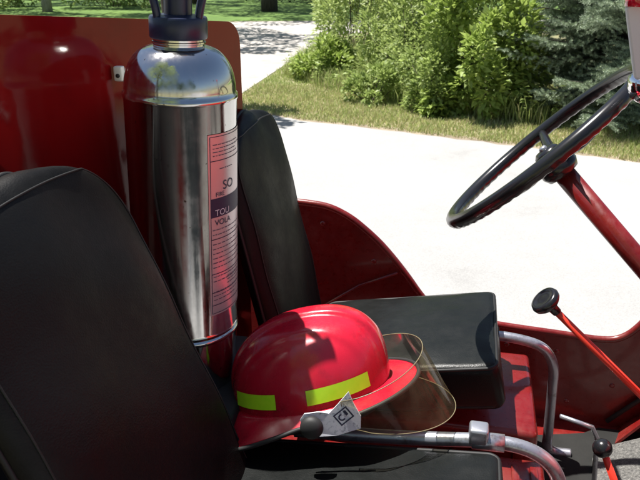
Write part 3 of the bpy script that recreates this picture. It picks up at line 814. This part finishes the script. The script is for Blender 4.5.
# ------------------------------------------------------------------ the helmet
def helmet():
    rt = empty('fire_helmet', (-.012, .995, .927), (R(-12), R(-14), R(-6)))
    tag(rt, 'red firefighter helmet with lime reflective tape and amber visor lying between the seats', 'helmet')
    a_, b_, h_ = .132, .112, .128
    def shell(az, t, off=0):
        """az angle, t 0 base .. 1 apex"""
        p = 2.4
        rr = (1 - t ** p) ** (1 / p)
        x = (a_ + off) * rr * math.cos(az); y = (b_ + off) * rr * math.sin(az); z = (h_ + off) * t
        x += .020 * t * t                                                         # crown slightly forward
        k = 1 / (1 + math.exp((abs(y) - .020) / .0016)) * min(1, t * 1.6) * .0075              # crown ridge
        k2 = 1 / (1 + math.exp((abs(y) - .064) / .0022)) * min(1, t * 1.2) * .0042
        n = Vector((math.cos(az) * rr, math.sin(az) * rr, t)).normalized()
        q = Vector((x, y, z)) + n * (k + k2)
        return q
    NA, NT = 260, 90
    bm = bmesh.new(); rows = []
    for j in range(NT):
        t = math.sin(math.pi / 2 * j / NT)
        rows.append([bm.verts.new(shell(2 * math.pi * i / NA, t)) for i in range(NA)])
    top = bm.verts.new(shell(0, 1.0))
    for A, B in zip(rows, rows[1:]):
        for i in range(NA): bm.faces.new((A[i], A[(i + 1) % NA], B[(i + 1) % NA], B[i]))
    for i in range(NA): bm.faces.new((rows[-1][i], rows[-1][(i + 1) % NA], top))
    build('shell', bm, M['helmet'], rt)
    # brim
    def brim(az):
        c = math.cos(az)
        w = .020 + .028 * max(0, c) ** 2.0 + .054 * max(0, -c) ** 1.4
        dz = -.012 + .014 * max(0, c) ** 2 - .038 * max(0, -c) ** 1.2
        return w, dz
    bm = bmesh.new(); rows = []
    for j in range(9):
        s = j / 8; row = []
        for i in range(NA):
            az = 2 * math.pi * i / NA; w, dz = brim(az)
            base = shell(az, .02); d = Vector((math.cos(az), math.sin(az), 0))
            row.append(bm.verts.new(base + d * (w * s) + Vector((0, 0, dz * s ** 1.3 + .004 * (1 - s) ** 2))))
        rows.append(row)
    for A, B in zip(rows, rows[1:]):
        for i in range(NA): bm.faces.new((A[i], B[i], B[(i + 1) % NA], A[(i + 1) % NA]))
    rim = [v.co.copy() for v in rows[-1]]
    o = build('brim', bm, M['helmet'], rt); mod(o, 'SOLIDIFY', thickness=.003, offset=-1)
    bm = bmesh.new(); tube(bm, rim, .0036, 10, True); build('brim_edging', bm, M['rubber'], o)
    # dark lining under the shell
    bm = bmesh.new()
    lining = [bm.verts.new(shell(2 * math.pi * i / 48, .0) * .96 + Vector((0, 0, -.004))) for i in range(48)]
    lo = [bm.verts.new(v.co * .93 + Vector((0, 0, -.028))) for v in lining]
    for i in range(48): bm.faces.new((lining[i], lining[(i + 1) % 48], lo[(i + 1) % 48], lo[i]))
    bm.faces.new(lo); build('ear_lining', bm, M['rubber'], rt)
    # reflective tapes
    def strip(a0, a1, t0, t1, slope=0):
        bm = bmesh.new(); n = 24
        R0, R1 = [], []
        for i in range(n + 1):
            a = R(a0 + (a1 - a0) * i / n)
            k = i / n * slope
            R0.append(bm.verts.new(shell(a, t0 + k, .0016))); R1.append(bm.verts.new(shell(a, t1 + k, .0016)))
        for i in range(n): bm.faces.new((R0[i], R0[i + 1], R1[i + 1], R1[i]))
        build('reflective_tape', bm, M['tape'], rt)
    strip(-147, -106, .13, .31); strip(-84, -36, .13, .31)
    strip(122, 163, .135, .27); strip(52, 100, .135, .27)
    # visor bracket, knob
    y0 = -.148; BX = .026
    for s in (1, -1):
        bm = bmesh.new()
        pl = [(x + BX, z) for x, z in [(-.018, .012), (-.010, .020), (.012, .019), (.026, .014), (.040, .024), (.060, .040), (.064, .020), (.070, .000), (.066, -.018), (.030, -.022), (-.004, -.017), (-.016, -.006)]]
        extrude_outline(bm, [Vector((x, s * (y0 + .14 * max(0, x - BX)), z)) for x, z in pl], Vector((0, s * .003, 0)))
        br = build('visor_bracket', bm, M['white'], rt, False)
        if s > 0:
            bm = bmesh.new()
            def qd(pts):
                bm.faces.new([bm.verts.new((x + BX, y0 - .0012 + .14 * x, z)) for x, z in pts])
            c_, s_ = math.cos(R(28)), math.sin(R(28))
            def sq(x0, z0, x1, z1):
                qd([(.046 + (x * c_ - z * s_), .006 + (x * s_ + z * c_)) for x, z in ((x0, z0), (x1, z0), (x1, z1), (x0, z1))])
            sq(-.012, -.010, .012, -.008); sq(-.012, .008, .012, .010); sq(-.012, -.0079, -.0098, .0079); sq(.0098, -.0079, .012, .0079)
            for k in range(10):          # round mark and bar in the square
                a = R(60 + k * 24); b = R(60 + k * 24 + 24)
                qd([(.046 + (x * c_ - z * s_), .006 + (x * s_ + z * c_)) for x, z in ((-.003 + .0055 * math.cos(a), .0055 * math.sin(a)), (-.003 + .0055 * math.cos(b), .0055 * math.sin(b)), (-.003 + .0032 * math.cos(b), .0032 * math.sin(b)), (-.003 + .0032 * math.cos(a), .0032 * math.sin(a)))])
            sq(.0035, -.002, .0075, .006)
            build('printed_mark', bm, M['ink'], br, False)
        bm = bmesh.new(); lathe(bm, [(0, 0), (.0165, 0), (.0175, .003), (.0165, .008), (.012, .012), (.005, .0138), (0, .014)], 32, Matrix.Translation((BX - .002, s * (y0 - .002), .0)) @ Matrix.Rotation(R(90 * s), 4, 'X'))
        build('pivot_knob', bm, M['rubber'], br)
    # visor: clear amber sheet bent round the front
    bm = bmesh.new(); n, mrows = 40, 12; rows = []
    for j in range(mrows + 1):
        s = j / mrows; row = []
        for i in range(n + 1):
            q = -1 + 2 * i / n; th = R(86) * q
            x = .072 + (.122 + .034 * s) * math.cos(th) ** .8 if abs(q) < 1 else .072
            y = (.143 - .010 * s) * math.sin(th)
            z = .027 + .016 * math.cos(th) - (.045 + .060 * math.cos(th) ** .7 if abs(q) < 1 else .045) * s
            row.append(Vector((x, y, z)))
        rows.append(row)
    V = [[bm.verts.new(p) for p in row] for row in rows]
    for A, B in zip(V, V[1:]):
        for i in range(n): bm.faces.new((A[i], A[i + 1], B[i + 1], B[i]))
    vz = build('visor', bm, M['visor'], rt)
    e = bmesh.new(); tube(e, rows[0] + [r_[-1] for r_ in rows[1:]] + rows[-1][::-1][1:] + [r_[0] for r_ in rows[::-1][1:-1]], .0008, 6, True)
    build('visor_edge', e, M['amberedge'], vz)
helmet()
